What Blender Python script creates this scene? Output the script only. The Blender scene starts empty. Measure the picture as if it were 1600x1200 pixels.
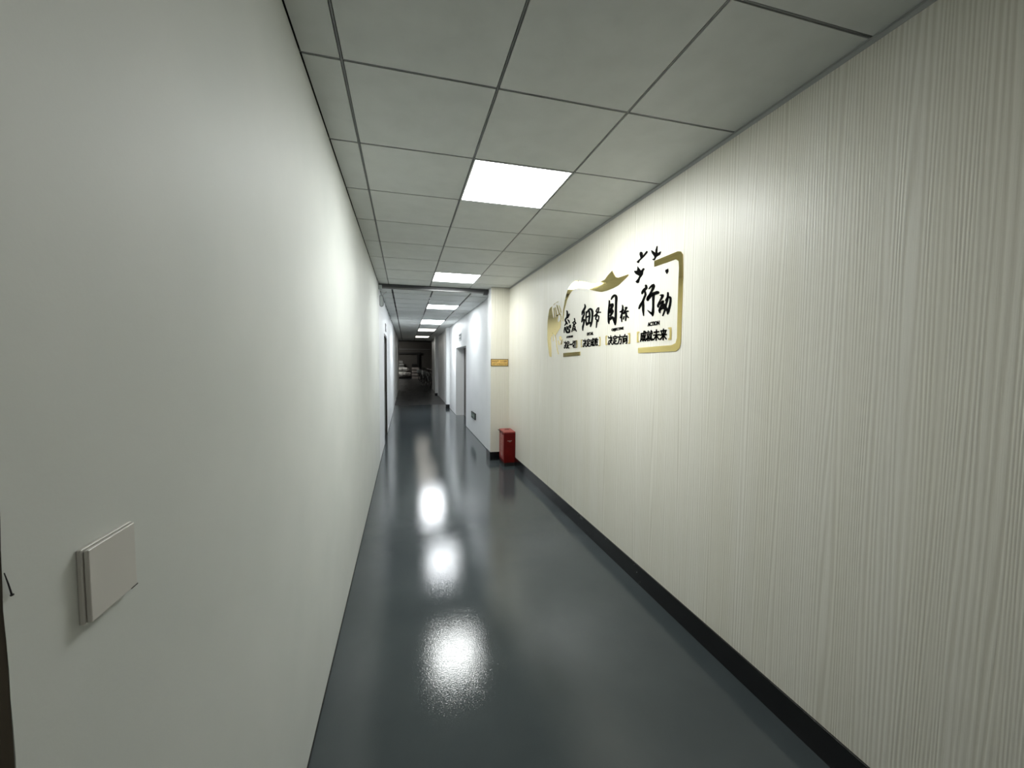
import bpy, bmesh, math, random
from mathutils import Vector, Matrix
random.seed(7)
# ---------------------------------------------------------------- camera
cam_d = bpy.data.cameras.new('camera'); cam = bpy.data.objects.new('camera', cam_d)
bpy.context.scene.collection.objects.link(cam)
cam_d.sensor_fit = 'HORIZONTAL'; cam_d.sensor_width = 36.0; cam_d.lens = 36.0*632.99/1600
cam_d.clip_start = 0.05; cam_d.clip_end = 100
R_ = ((0.966667, -0.25590081, 0.0083476), (0.00625373, 0.05619176, 0.99840041), (0.25596054, 0.96506853, -0.05591906))
CAM_Z = 1.538
cam.matrix_world = Matrix(((R_[0][0], R_[1][0], -R_[2][0], 0), (R_[0][1], R_[1][1], -R_[2][1], 0), (R_[0][2], R_[1][2], -R_[2][2], CAM_Z), (0, 0, 0, 1)))
scene = bpy.context.scene
scene.camera = cam
# ---------------------------------------------------------------- light level
w = bpy.data.worlds.new('world'); scene.world = w; w.use_nodes = True
w.node_tree.nodes['Background'].inputs[0].default_value = (0.7, 0.75, 0.8, 1)
w.node_tree.nodes['Background'].inputs[1].default_value = 0.01
vs = scene.view_settings
vs.view_transform = 'Standard'; vs.look = 'None'; vs.gamma = 1; vs.exposure = 2.05; vs.use_curve_mapping = False
LAMP_NEAR, LAMP_SECOND, LAMP_MID, LAMP_FAR = 9.2, 7.2, 7.2, 0.75      # the six panels (emission strength)
# ---------------------------------------------------------------- helpers
COL = scene.collection
def node_mat(name, color, rough=0.5, metal=0.0, spec=0.5):
    m = bpy.data.materials.new(name); m.use_nodes = True
    b = m.node_tree.nodes['Principled BSDF']
    b.inputs['Base Color'].default_value = (*color, 1); b.inputs['Roughness'].default_value = rough
    b.inputs['Metallic'].default_value = metal; b.inputs['Specular IOR Level'].default_value = spec
    return m
def N(m, t, **kw):
    n = m.node_tree.nodes.new(t)
    for k, v in kw.items(): setattr(n, k, v)
    return n
def L(m, a, b): m.node_tree.links.new(a, b)
def noisy(m, c0, c1, scale=(1, 1, 1), nscale=5, detail=4, bump=0.0, bdist=0.001, lo=0.3, hi=0.7, rough=None, bscale=None):
    """object-space noise drives colour and a fine bump"""
    b = m.node_tree.nodes['Principled BSDF']
    tc = N(m, 'ShaderNodeTexCoord'); mp = N(m, 'ShaderNodeMapping'); mp.inputs['Scale'].default_value = scale
    L(m, tc.outputs['Object'], mp.inputs[0])
    nz = N(m, 'ShaderNodeTexNoise'); nz.inputs['Scale'].default_value = nscale; nz.inputs['Detail'].default_value = detail
    L(m, mp.outputs[0], nz.inputs['Vector'])
    cr = N(m, 'ShaderNodeValToRGB'); cr.color_ramp.elements[0].position = lo; cr.color_ramp.elements[1].position = hi
    cr.color_ramp.elements[0].color = (*c0, 1); cr.color_ramp.elements[1].color = (*c1, 1)
    L(m, nz.outputs['Fac'], cr.inputs[0]); L(m, cr.outputs[0], b.inputs['Base Color'])
    if rough:
        mr = N(m, 'ShaderNodeMapRange'); mr.inputs[3].default_value = rough[0]; mr.inputs[4].default_value = rough[1]
        L(m, nz.outputs['Fac'], mr.inputs[0]); L(m, mr.outputs[0], b.inputs['Roughness'])
    if bump:
        n2 = N(m, 'ShaderNodeTexNoise'); n2.inputs['Scale'].default_value = bscale or 120; n2.inputs['Detail'].default_value = 3
        L(m, tc.outputs['Object'], n2.inputs['Vector'])
        bp = N(m, 'ShaderNodeBump'); bp.inputs['Strength'].default_value = bump; bp.inputs['Distance'].default_value = bdist
        L(m, n2.outputs['Fac'], bp.inputs['Height']); L(m, bp.outputs[0], b.inputs['Normal'])
    return m
def link(o, parent=None):
    COL.objects.link(o)
    if parent is not None:
        o.parent = parent
    return o
def obj(name, bm, mat, parent=None, bevel=0, smooth=False, loc=(0, 0, 0)):
    me = bpy.data.meshes.new(name)
    bmesh.ops.recalc_face_normals(bm, faces=bm.faces)
    bm.to_mesh(me); bm.free()
    if mat: me.materials.append(mat)
    if smooth:
        for p in me.polygons: p.use_smooth = True
    o = bpy.data.objects.new(name, me); o.location = loc
    if bevel:
        md = o.modifiers.new('bevel', 'BEVEL'); md.width = bevel; md.segments = 3; md.limit_method = 'ANGLE'; md.angle_limit = 0.6
    return link(o, parent)
def thing(name, label, cat, loc=(0, 0, 0), rz=0.0, group=None):
    o = bpy.data.objects.new(name, None); o.empty_display_size = 0.05; COL.objects.link(o)
    o.location = loc; o.rotation_euler = (0, 0, rz)
    return tag(o, label, cat, group)
def tag(o, label, cat, group=None):
    o['label'] = label; o['category'] = cat
    if group: o['group'] = group
    return o
def struct(name, bm, mat, bevel=0):
    o = obj(name, bm, mat, None, bevel); o['kind'] = 'structure'; return o
def copy_tree(o, parent=None):
    c = o.copy(); COL.objects.link(c)
    if parent is not None: c.parent = parent
    for ch in [x for x in bpy.data.objects if x.parent == o and x != c]: copy_tree(ch, c)
    return c
def box(bm, x0, x1, y0, y1, z0, z1):
    v = [bm.verts.new(p) for p in ((x0, y0, z0), (x1, y0, z0), (x1, y1, z0), (x0, y1, z0), (x0, y0, z1), (x1, y0, z1), (x1, y1, z1), (x0, y1, z1))]
    for f in ((0, 3, 2, 1), (4, 5, 6, 7), (0, 1, 5, 4), (1, 2, 6, 5), (2, 3, 7, 6), (3, 0, 4, 7)): bm.faces.new([v[i] for i in f])
    return bm
def B(*a):
    bm = bmesh.new(); 
    if a: box(bm, *a)
    return bm
def prism(bm, bottom, top):
    a = [bm.verts.new(p) for p in bottom]; b = [bm.verts.new(p) for p in top]; n = len(a)
    bm.faces.new(a[::-1]); bm.faces.new(b)
    for i in range(n): bm.faces.new((a[i], a[(i+1) % n], b[(i+1) % n], b[i]))
def tube(bm, pts, r, seg=10, closed=False):
    pts = [Vector(p) for p in pts]; rings = []
    n = len(pts)
    for i, p in enumerate(pts):
        if closed: t = (pts[(i+1) % n]-pts[i-1])
        else: t = pts[min(i+1, n-1)]-pts[max(i-1, 0)]
        t.normalize()
        up = Vector((0, 0, 1)) if abs(t.z) < 0.9 else Vector((0, 1, 0))
        u = t.cross(up).normalized(); v = u.cross(t)
        rr = r[i] if isinstance(r, (list, tuple)) else r
        rings.append([bm.verts.new(p+(u*math.cos(a)+v*math.sin(a))*rr) for a in (2*math.pi*k/seg for k in range(seg))])
    for i in range(n if closed else n-1):
        a, b = rings[i], rings[(i+1) % n]
        for k in range(seg): bm.faces.new((a[k], a[(k+1) % seg], b[(k+1) % seg], b[k]))
    if not closed: bm.faces.new(rings[0][::-1]); bm.faces.new(rings[-1])
    return bm
def SX(x, y): return x + 0.004*(y-6.3)            # the further stretch of the corridor runs a hair to the right
# ---------------------------------------------------------------- materials
H = 2.661; H2 = 2.605; XL = -0.365; XR = 1.568; YB = 6.10; YS = 6.36; YE = 22.5
mWallL = noisy(node_mat('painted_white_wall', (0.7, 0.72, 0.70), 0.6), (0.60, 0.62, 0.59), (0.64, 0.655, 0.625), nscale=3, bump=0.25, bdist=0.0006, bscale=160)
mWall2 = noisy(node_mat('painted_cool_white_wall', (0.7, 0.72, 0.73), 0.5), (0.74, 0.755, 0.76), (0.78, 0.795, 0.80), nscale=2, bump=0.2, bdist=0.0006, bscale=140)
def wallpaper(name, axis):
    m = node_mat(name, (0.66, 0.64, 0.57), 0.42)
    b = m.node_tree.nodes['Principled BSDF']
    tc = N(m, 'ShaderNodeTexCoord')
    def nz(s_across, s_z, det, rough=0.6):
        mp = N(m, 'ShaderNodeMapping')
        mp.inputs['Scale'].default_value = (0.0, s_across, s_z) if axis == 'y' else (s_across, 0.0, s_z)
        n = N(m, 'ShaderNodeTexNoise'); n.inputs['Scale'].default_value = 1; n.inputs['Detail'].default_value = det
        n.inputs['Roughness'].default_value = rough
        L(m, tc.outputs['Object'], mp.inputs[0]); L(m, mp.outputs[0], n.inputs['Vector']); return n
    # woven ribs: irregular fine vertical ridges, broken up along their length
    wob = nz(7, 0.2, 2); amp = nz(45, 1.2, 2); f = nz(380, 9, 2); g = nz(5, 0.2, 2)
    sp = N(m, 'ShaderNodeSeparateXYZ'); L(m, tc.outputs['Object'], sp.inputs[0])
    ph = N(m, 'ShaderNodeMath', operation='MULTIPLY'); ph.inputs[1].default_value = 2*math.pi/0.0125
    L(m, sp.outputs['Y' if axis == 'y' else 'X'], ph.inputs[0])
    p2 = N(m, 'ShaderNodeMath', operation='MULTIPLY_ADD'); p2.inputs[1].default_value = 60.0
    L(m, wob.outputs['Fac'], p2.inputs[0]); L(m, ph.outputs[0], p2.inputs[2])
    si = N(m, 'ShaderNodeMath', operation='SINE'); L(m, p2.outputs[0], si.inputs[0])
    am = N(m, 'ShaderNodeMapRange'); am.inputs[1].default_value = 0.35; am.inputs[2].default_value = 0.65
    am.inputs[3].default_value = 0.1; am.inputs[4].default_value = 0.5; L(m, amp.outputs['Fac'], am.inputs[0])
    rib = N(m, 'ShaderNodeMath', operation='MULTIPLY'); L(m, si.outputs[0], rib.inputs[0]); L(m, am.outputs[0], rib.inputs[1])
    hh = N(m, 'ShaderNodeMath', operation='MULTIPLY_ADD'); hh.inputs[1].default_value = 0.55
    L(m, f.outputs['Fac'], hh.inputs[0]); L(m, rib.outputs[0], hh.inputs[2])
    cr = N(m, 'ShaderNodeValToRGB'); e = cr.color_ramp.elements
    e[0].position = 0.0; e[0].color = (0.67, 0.645, 0.56, 1); e[1].position = 0.45; e[1].color = (0.80, 0.78, 0.705, 1)
    L(m, hh.outputs[0], cr.inputs[0])
    c2 = N(m, 'ShaderNodeValToRGB'); e = c2.color_ramp.elements
    e[0].position = 0.35; e[0].color = (0.96, 0.955, 0.93, 1); e[1].position = 0.65; e[1].color = (1, 1, 1, 1)
    L(m, g.outputs['Fac'], c2.inputs[0])
    mm = N(m, 'ShaderNodeMix', data_type='RGBA', blend_type='MULTIPLY'); mm.inputs[0].default_value = 1
    L(m, cr.outputs[0], mm.inputs[6]); L(m, c2.outputs[0], mm.inputs[7]); L(m, mm.outputs[2], b.inputs['Base Color'])
    bp = N(m, 'ShaderNodeBump'); bp.inputs['Strength'].default_value = 0.5; bp.inputs['Distance'].default_value = 0.0009
    L(m, hh.outputs[0], bp.inputs['Height']); L(m, bp.outputs[0], b.inputs['Normal'])
    return m
mPaper = wallpaper('cream_striped_wallpaper', 'y'); mPaperX = wallpaper('cream_striped_wallpaper_front', 'x')
def epoxy(name, c0, c1, r0, r1, strength):
    m = node_mat(name, c0, 0.15, 0, 0.5); b = m.node_tree.nodes['Principled BSDF']
    tc = N(m, 'ShaderNodeTexCoord')
    big = N(m, 'ShaderNodeTexNoise'); big.inputs['Scale'].default_value = 1.7; big.inputs['Detail'].default_value = 6
    L(m, tc.outputs['Object'], big.inputs['Vector'])
    cr = N(m, 'ShaderNodeValToRGB'); e = cr.color_ramp.elements
    e[0].position = 0.3; e[0].color = (*c0, 1); e[1].position = 0.7; e[1].color = (*c1, 1)
    L(m, big.outputs['Fac'], cr.inputs[0]); L(m, cr.outputs[0], b.inputs['Base Color'])
    mr = N(m, 'ShaderNodeMapRange'); mr.inputs[3].default_value = r0; mr.inputs[4].default_value = r1
    L(m, big.outputs['Fac'], mr.inputs[0]); L(m, mr.outputs[0], b.inputs['Roughness'])
    f1 = N(m, 'ShaderNodeTexNoise'); f1.inputs['Scale'].default_value = 170; f1.inputs['Detail'].default_value = 1
    f2 = N(m, 'ShaderNodeTexNoise'); f2.inputs['Scale'].default_value = 14; f2.inputs['Detail'].default_value = 2
    for f in (f1, f2): L(m, tc.outputs['Object'], f.inputs['Vector'])
    b1 = N(m, 'ShaderNodeBump'); b1.inputs['Strength'].default_value = strength; b1.inputs['Distance'].default_value = 0.0006
    b2 = N(m, 'ShaderNodeBump'); b2.inputs['Strength'].default_value = 0.12; b2.inputs['Distance'].default_value = 0.001
    L(m, f1.outputs['Fac'], b1.inputs['Height']); L(m, f2.outputs['Fac'], b2.inputs['Height'])
    L(m, b2.outputs[0], b1.inputs['Normal']); L(m, b1.outputs[0], b.inputs['Normal'])
    return m
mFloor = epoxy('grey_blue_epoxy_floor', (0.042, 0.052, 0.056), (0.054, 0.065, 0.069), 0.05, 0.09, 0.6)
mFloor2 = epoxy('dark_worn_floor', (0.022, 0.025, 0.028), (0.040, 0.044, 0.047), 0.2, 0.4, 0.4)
mTile = noisy(node_mat('ceiling_tile', (0.5, 0.5, 0.49), 0.55), (0.58, 0.60, 0.58), (0.63, 0.65, 0.63), nscale=8, bump=0.15, bdist=0.0006, bscale=220)
mGrid = node_mat('dull_grey_grid_metal', (0.17, 0.175, 0.175), 0.45, 0.3)
mGridDark = node_mat('dark_grid_metal', (0.04, 0.04, 0.04), 0.6)
mAngle = node_mat('grey_wall_angle', (0.42, 0.43, 0.42), 0.5)
mBlackGap = node_mat('dark_void', (0.01, 0.01, 0.01), 0.9)
def emit(name, col, s):
    m = node_mat(name, (0.9, 0.9, 0.9), 0.4); b = m.node_tree.nodes['Principled BSDF']
    b.inputs['Emission Color'].default_value = (*col, 1); b.inputs['Emission Strength'].default_value = s; return m
mPanel = emit('lit_diffuser_near', (0.97, 1.0, 0.98), LAMP_NEAR); mPanelS = emit('lit_diffuser_second', (0.97, 1.0, 0.98), LAMP_SECOND); mPanelM = emit('lit_diffuser_mid', (0.93, 0.97, 1.0), LAMP_MID); mPanelF = emit('lit_diffuser_far', (1.0, 0.95, 0.85), LAMP_FAR)
mFrame = node_mat('white_lamp_frame', (0.75, 0.76, 0.76), 0.4)
mBase = noisy(node_mat('black_tile_skirting', (0.008, 0.008, 0.008), 0.18), (0.004, 0.004, 0.005), (0.012, 0.012, 0.013), nscale=30, bump=0.3, bdist=0.001, bscale=60)
_b = mBase.node_tree.nodes['Principled BSDF']          # sparse paint chips low on the skirting
_tc = N(mBase, 'ShaderNodeTexCoord'); _n = N(mBase, 'ShaderNodeTexNoise'); _n.inputs['Scale'].default_value = 75; _n.inputs['Detail'].default_value = 2
_n2 = N(mBase, 'ShaderNodeTexNoise'); _n2.inputs['Scale'].default_value = 4
L(mBase, _tc.outputs['Object'], _n.inputs['Vector']); L(mBase, _tc.outputs['Object'], _n2.inputs['Vector'])
_m = N(mBase, 'ShaderNodeMath', operation='MULTIPLY'); L(mBase, _n.outputs['Fac'], _m.inputs[0]); L(mBase, _n2.outputs['Fac'], _m.inputs[1])
_r = N(mBase, 'ShaderNodeValToRGB'); _r.color_ramp.elements[0].position = 0.455; _r.color_ramp.elements[0].color = (0, 0, 0, 1); _r.color_ramp.elements[1].position = 0.47
_x = N(mBase, 'ShaderNodeMix', data_type='RGBA'); _x.inputs[6].default_value = (0.007, 0.007, 0.008, 1); _x.inputs[7].default_value = (0.4, 0.42, 0.42, 1)
L(mBase, _m.outputs[0], _r.inputs[0]); L(mBase, _r.outputs[0], _x.inputs[0]); L(mBase, _x.outputs[2], _b.inputs['Base Color'])
mBlackAcr = node_mat('black_acrylic', (0.0012, 0.0012, 0.0012), 0.6, 0, 0.02)
mGold = node_mat('gold_mirror_acrylic', (0.90, 0.73, 0.30), 0.05, 1.0)
mRed = noisy(node_mat('red_painted_steel', (0.2, 0.008, 0.006), 0.5, 0, 0.15), (0.10, 0.003, 0.003), (0.15, 0.006, 0.005), nscale=9)
mRedLid = node_mat('faded_red_steel_lid', (0.30, 0.035, 0.03), 0.35)
mWhiteMark = node_mat('faded_white_stencil', (0.45, 0.3, 0.28), 0.6)
mBlack = node_mat('black_rubber', (0.01, 0.01, 0.01), 0.6)
mPlastic = node_mat('off_white_switch_plastic', (0.60, 0.58, 0.54), 0.35)
mDoor = noisy(node_mat('dark_brown_door', (0.03, 0.025, 0.02), 0.4), (0.02, 0.017, 0.013), (0.04, 0.032, 0.025), scale=(6, 6, 0.5), nscale=4)
mGreyDoor = node_mat('dark_grey_door', (0.09, 0.09, 0.08), 0.45)
mJamb = noisy(node_mat('brown_timber_jamb', (0.10, 0.08, 0.06), 0.5), (0.14, 0.115, 0.085), (0.24, 0.20, 0.155), scale=(8, 8, 0.6), nscale=6)
mJambBright = node_mat('jamb_brightening_white', (0.86, 0.86, 0.84), 0.3)
mAlu = node_mat('aluminium_rail', (0.22, 0.22, 0.22), 0.35, 0.8)
mGrey = node_mat('pale_grey_plastic', (0.5, 0.54, 0.54), 0.4)
mGreen = node_mat('dark_green_sign', (0.02, 0.05, 0.03), 0.3); mGreenLt = node_mat('pale_sign_print', (0.35, 0.42, 0.36), 0.4)
mSteel = node_mat('dark_steel', (0.08, 0.08, 0.085), 0.35, 0.6)
mChrome = node_mat('worn_chrome', (0.5, 0.5, 0.5), 0.25, 1.0)
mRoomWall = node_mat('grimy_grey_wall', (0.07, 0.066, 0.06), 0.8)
mGlyphRed = node_mat('brown_sign_print', (0.16, 0.06, 0.01), 0.5); mGlyphGrn = node_mat('olive_sign_print', (0.14, 0.11, 0.02), 0.5)
mSignGold = node_mat('golden_sign_face', (0.80, 0.52, 0.17), 0.35, 0.3); mSignEdge = node_mat('bronze_sign_border', (0.13, 0.10, 0.05), 0.4, 0.5)

# ---------------------------------------------------------------- floor, walls, ceiling
def seg_wall(name, x_out, x_in, y0, y1, z0, z1, mat, bent=False, openings=()):
    """wall between x_in (room face) and x_out, with rectangular openings (ya, yb, za, zb)"""
    bm = bmesh.new()
    ys = sorted({y0, y1, *[o[0] for o in openings], *[o[1] for o in openings]})
    f = SX if bent else (lambda x, y: x)
    def pr(ya, yb, za, zb):
        bot = [(f(x_in, ya), ya, za), (f(x_out, ya), ya, za), (f(x_out, yb), yb, za), (f(x_in, yb), yb, za)]
        prism(bm, bot, [(x, y, zb) for x, y, _ in bot])
    for a, b in zip(ys[:-1], ys[1:]):
        op = [o for o in openings if o[0] <= a+1e-6 and o[1] >= b-1e-6]
        if op:
            o = op[0]
            if o[2] > z0: pr(a, b, z0, o[2])
            if o[3] < z1: pr(a, b, o[3], z1)
        else: pr(a, b, z0, z1)
    return struct(name, bm, mat)
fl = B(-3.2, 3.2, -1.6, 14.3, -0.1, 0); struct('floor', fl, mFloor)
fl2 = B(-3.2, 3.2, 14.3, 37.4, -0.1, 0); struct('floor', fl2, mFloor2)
# left wall: its near end has a slightly ragged plaster edge
bm = bmesh.new(); n = 90; zs = [H*i/n for i in range(n+1)]
fr, bk = [], []
for z in zs:
    j = random.uniform(-0.0011, 0.0011) + 0.0012*math.sin(z*23)
    fr.append(bm.verts.new((XL, 0.478+j, z))); bk.append(bm.verts.new((XL-0.0012, 0.4790+j*0.4, z)))
fw = [bm.verts.new((XL, 0.60, z)) for z in zs]
for i in range(n):
    bm.faces.new((fr[i], fr[i+1], fw[i+1], fw[i])); bm.faces.new((bk[i], bk[i+1], fr[i+1], fr[i]))
o = obj('wall_left', bm, mWallL); o['kind'] = 'structure'
seg_wall('wall_left', XL-0.14, XL, 0.60, YS, 0, H, mWallL)
seg_wall('wall_left', XL-0.14, XL, 0.4802, 0.60, 0, H, mJamb).location.x = -0.0014
seg_wall('wall_left', XL-0.14, XL, YS, YE, 0, H+0.05, mWall2, True, ((7.72, 8.80, 0, 2.03), (16.3, 17.4, 0, 2.06)))
seg_wall('wall_right', XR+0.14, XR, -1.6, YB+0.3, 0, H+0.05, mPaper)
# pillar: papered front, painted flank
bm = B(1.2815, XR+0.1, YB, YB+0.02, 0, H); struct('wall_pillar', bm, mPaperX)
bm = B(1.281, XR+0.1, YB+0.0205, YB+0.26, 0, H); struct('wall_pillar', bm, mWall2)
XW = 1.378
DO = (9.45, 11.46, 0, 1.895)
seg_wall('wall_right', XW+0.29, XW, YB+0.255, 13.2, 0, H+0.05, mWall2, True, (DO,))
seg_wall('wall_right', XW+0.24, XW, 13.2, 18.3, 0, H+0.05, mWall2, True)
for y0, y1, x0 in ((13.2, 13.62, XW-0.10), (18.0, 18.45, XW-0.13)):
    bm = B(SX(x0, y0), SX(XW+0.1, y0), y0, y1, 0, H2); struct('wall_pillar', bm, mWall2)
seg_wall('wall_right', XW+0.24, XW, 18.45, YE, 0, H+0.05, mWall2, True)
# skirtings
struct('baseboard_right', B(XR-0.010, XR, -1.5, YB, 0, 0.128), mBase, 0.002)
bm = B(1.270, XR, YB-0.011, YB, 0, 0.128); box(bm, 1.270, 1.281, YB, YB+0.27, 0, 0.128); struct('baseboard_pillar', bm, mBase, 0.002)
for y0, x0 in ((13.2, XW-0.10), (18.0, XW-0.13)):
    xx = SX(x0, y0); bm = B(xx-0.011, xx+0.1, y0-0.011, y0, 0, 0.12); box(bm, xx-0.011, xx, y0, y0+0.2, 0, 0.12); struct('baseboard_pillar', bm, mBase)
def thin_line(name, x, y0, y1, bent, side):
    f = SX if bent else (lambda x, y: x); t = 0.004*side; bm = bmesh.new()
    bot = [(f(x, y0), y0, 0.0), (f(x, y0)+t, y0, 0.0), (f(x, y1)+t, y1, 0.0), (f(x, y1), y1, 0.0)]
    prism(bm, bot, [(a, b, 0.007) for a, b, _ in bot]); struct(name, bm, mBlackGap)
thin_line('baseboard_left', XL, 0.5, YS, False, 1)
thin_line('baseboard_left', XL, YS, 7.72, True, 1); thin_line('baseboard_left', XL, 8.8, 16.3, True, 1)
thin_line('baseboard_right', XW, YB+0.28, 9.45, True, -1); thin_line('baseboard_right', XW, 11.46, 13.19, True, -1); thin_line('baseboard_right', XW, 13.6, 18, True, -1)
# space behind and beside the camera
struct('wall_back', B(-3.2, XR+0.14, -1.7, -1.6, 0, H), mWallL)
struct('wall_side', B(-3.3, -3.2, -1.7, 0.62, 0, H), mWallL)
struct('wall_side', B(-3.2, XL-0.147, 0.5, 0.62, 0, H), mWallL)

# ceiling: tiles over a dark void, slim grooved bars between them
def ceiling(name, xs, ys, z, bent, skip):
    bm = bmesh.new(); gr = bmesh.new(); g = 0.013 if bent else 0.0065
    f = SX if bent else (lambda x, y: x)
    def slab(b_, xa, xb, ya, yb, za, zb):
        bot = [(f(xa, ya), ya, za), (f(xb, ya), ya, za), (f(xb, yb), yb, za), (f(xa, yb), yb, za)]
        prism(b_, bot, [(x, y, zb) for x, y, _ in bot])
    for i in range(len(xs)-1):
        for j in range(len(ys)-1):
            if (i, j) in skip: continue
            slab(bm, xs[i]+g, xs[i+1]-g, ys[j]+g, ys[j+1]-g, z, z+0.012)
    for x in xs[1:-1]: slab(gr, x-0.0032, x+0.0032, ys[0], ys[-1], z+0.0015, z+0.02)
    for y in ys[1:-1]:
        slab(gr, xs[0], xs[-1], y-0.0030, y+0.0030, z+0.0018, z+0.02)
    struct(name, bm, mTile); struct('trim_1', gr, mGridDark if bent else mGrid)
A0 = -0.2209; R0 = 1.6966
xs1 = [-0.82, A0, A0+0.6, A0+1.2, XR]; ys1 = [R0+0.6*k for k in range(-5, 8)] + [YS-0.0]
xs1[0] = XL
ceiling('ceiling', xs1, ys1, H, False, {(2, 1), (2, 6), (2, 11)})
xs2 = [XL, A0+0.045, A0+0.645, A0+1.245, XW]; r0 = 7.95 - 0.6*2
ys2 = [YS+0.03] + [r0+0.6*k for k in range(0, 26)] + [YE]
def j2(y): return min(range(len(ys2)), key=lambda k: abs(ys2[k]-y))
LY2 = ((7.95, 1), (10.95, 2), (13.95, 2), (18.15, 2))  # last three lengthened: camera glow built into the panel shape
skip2 = set()
for y, n in LY2:
    for k in range(n): skip2.add((2, j2(y+0.6*k)))
ceiling('ceiling', xs2, ys2, H2, True, skip2)
struct('ceiling', B(-3.3, 3.3, -1.7, YE+0.1, H+0.065, H+0.12), mBlackGap)
struct('ceiling', B(-3.2, XL, -1.6, 0.5, H, H+0.012), mTile)
# wall angle along the right edge and the left edge of the first stretch
bm = B(XR-0.012, XR, -1.5, YB, H-0.003, H-0.001); box(bm, XR-0.003, XR, -1.5, YB, H-0.020, H-0.003); struct('trim_2', bm, mAngle)
bm = B(1.28, XR, YB-0.020, YB, H-0.004, H-0.001); struct('trim_2', bm, mGrid)
# step down to the lower ceiling, and the sliding-door rail under it
struct('trim_3', B(XL, XR, YS, YS+0.03, H2-0.004, H+0.02), mBlackGap)
struct('ceiling', B(XL-0.1, XW+0.2, YE, YE+0.1, H2-0.02, 3.2), mRoomWall)

# ceiling lights
def light(y, ln, z, x, mat, label):
    t = thing('ceiling_light', label, 'ceiling light', (x+0.3, y+ln*0.3, z), 0, 'square panel lights in the corridor ceiling')
    w = 0.295; l = ln*0.3-0.005
    bm = bmesh.new()
    for a in ((-w, w, -l, -l+0.008), (-w, w, l-0.008, l), (-w, -w+0.008, -l+0.008, l-0.008), (w-0.008, w, -l+0.008, l-0.008)):
        box(bm, *a, -0.002, 0.02)
    obj('frame', bm, mFrame, t)
    obj('diffuser', B(-w+0.008, w-0.008, -l+0.008, l-0.008, 0.0, 0.006), mat, t)
light(R0+0.6, 1, H, A0+0.6, mPanel, 'nearest and largest glowing square panel in the grid ceiling')
light(R0-2.4, 1, H, A0+0.6, emit('fill_diffuser', (1.0, 0.95, 0.86), 0.9), 'added dim fill panel in the ceiling behind the camera, out of view')  # unseen panel added as fill light for the near walls
light(R0+3.6, 1, H, A0+0.6, mPanelS, 'second glowing ceiling panel, just before the dark rail across the ceiling')
for (y, n), m_, lb in zip(LY2, (mPanelM, mPanelM, mPanelF, mPanelF), (
        'glowing ceiling panel directly beyond the dark ceiling rail', 'fourth glowing ceiling panel from the camera, above the right-hand doorway',
        'second farthest glowing ceiling panel, a thin bright bar', 'farthest ceiling panel, last bright bar before the dark room')):
    light(y, n, H2, SX(A0+0.645, y+0.3), m_, lb)

# ---------------------------------------------------------------- doors
def door_recess(name, side, xface, y0, y1, ztop, depth, mat, n_leaf):
    """leaf set back in the wall opening; side -1 = left wall, +1 = right wall"""
    x = SX(xface, (y0+y1)/2) + side*depth
    bm = B(min(x, x+side*0.05), max(x, x+side*0.05), y0, y1, 0.0, ztop)
    d = struct(name, bm, mat)
    k = bmesh.new(); hx = x - side*0.03
    box(k, min(hx, hx+side*0.03), max(hx, hx+side*0.03), y0+0.08, y0+0.20, 0.98, 1.0)
    obj('door_handle', k, mChrome, d)
    p = bmesh.new()
    for za, zb in ((0.15, 0.9), (1.1, ztop-0.15)):
        box(p, min(x, x-side*0.008), max(x, x-side*0.008), y0+0.12, y1-0.12, za, zb)
    obj('door_panel', p, mat, d)
door_recess('door_1', -1, XL, 7.72, 8.80, 2.03, 0.035, mGreyDoor, 1)
door_recess('door_2', -1, XL, 16.3, 17.4, 2.06, 0.09, mDoor, 1)
door_recess('door_3', 1, XW, DO[0], DO[1], DO[3], 0.234, mDoor, 2)
xx = SX(XW, 11.2)
bm = B(xx-0.002, xx+0.229, 11.442, 11.459, 0, 1.894); struct('trim_6', bm, mJambBright)  # white facing added to brighten the far door jamb
# dark frame lining of the left doorway
bm = bmesh.new(); xx = SX(XL, 8.2)
box(bm, xx-0.1, xx+0.002, 8.775, 8.80, 0, 2.03); box(bm, xx-0.1, xx+0.002, 7.72, 8.775, 1.985, 2.03); box(bm, xx-0.1, xx+0.002, 7.72, 7.745, 0, 1.985)
struct('trim_4', bm, mDoor)

# ---------------------------------------------------------------- rail across the ceiling
t = thing('sliding_door_rail', 'dark metal rail running across the corridor where the ceiling steps down', 'rail', (0.46, YS-0.03, H2))
obj('track', B(-0.82, 0.82, -0.022, 0.022, -0.012, 0.030), mAlu, t, 0.003)
obj('cover_strip', B(-0.82, 0.82, -0.028, -0.023, 0.008, 0.052), mSteel, t)
obj('end_cap', B(-0.822, -0.775, -0.034, 0.026, -0.030, 0.034), mGrey, t, 0.004)  # left cap kept pale: a white reflection put into its colour
obj('end_cap', B(0.74, 0.805, -0.034, 0.026, -0.034, 0.034), mSteel, t, 0.004)
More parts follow.
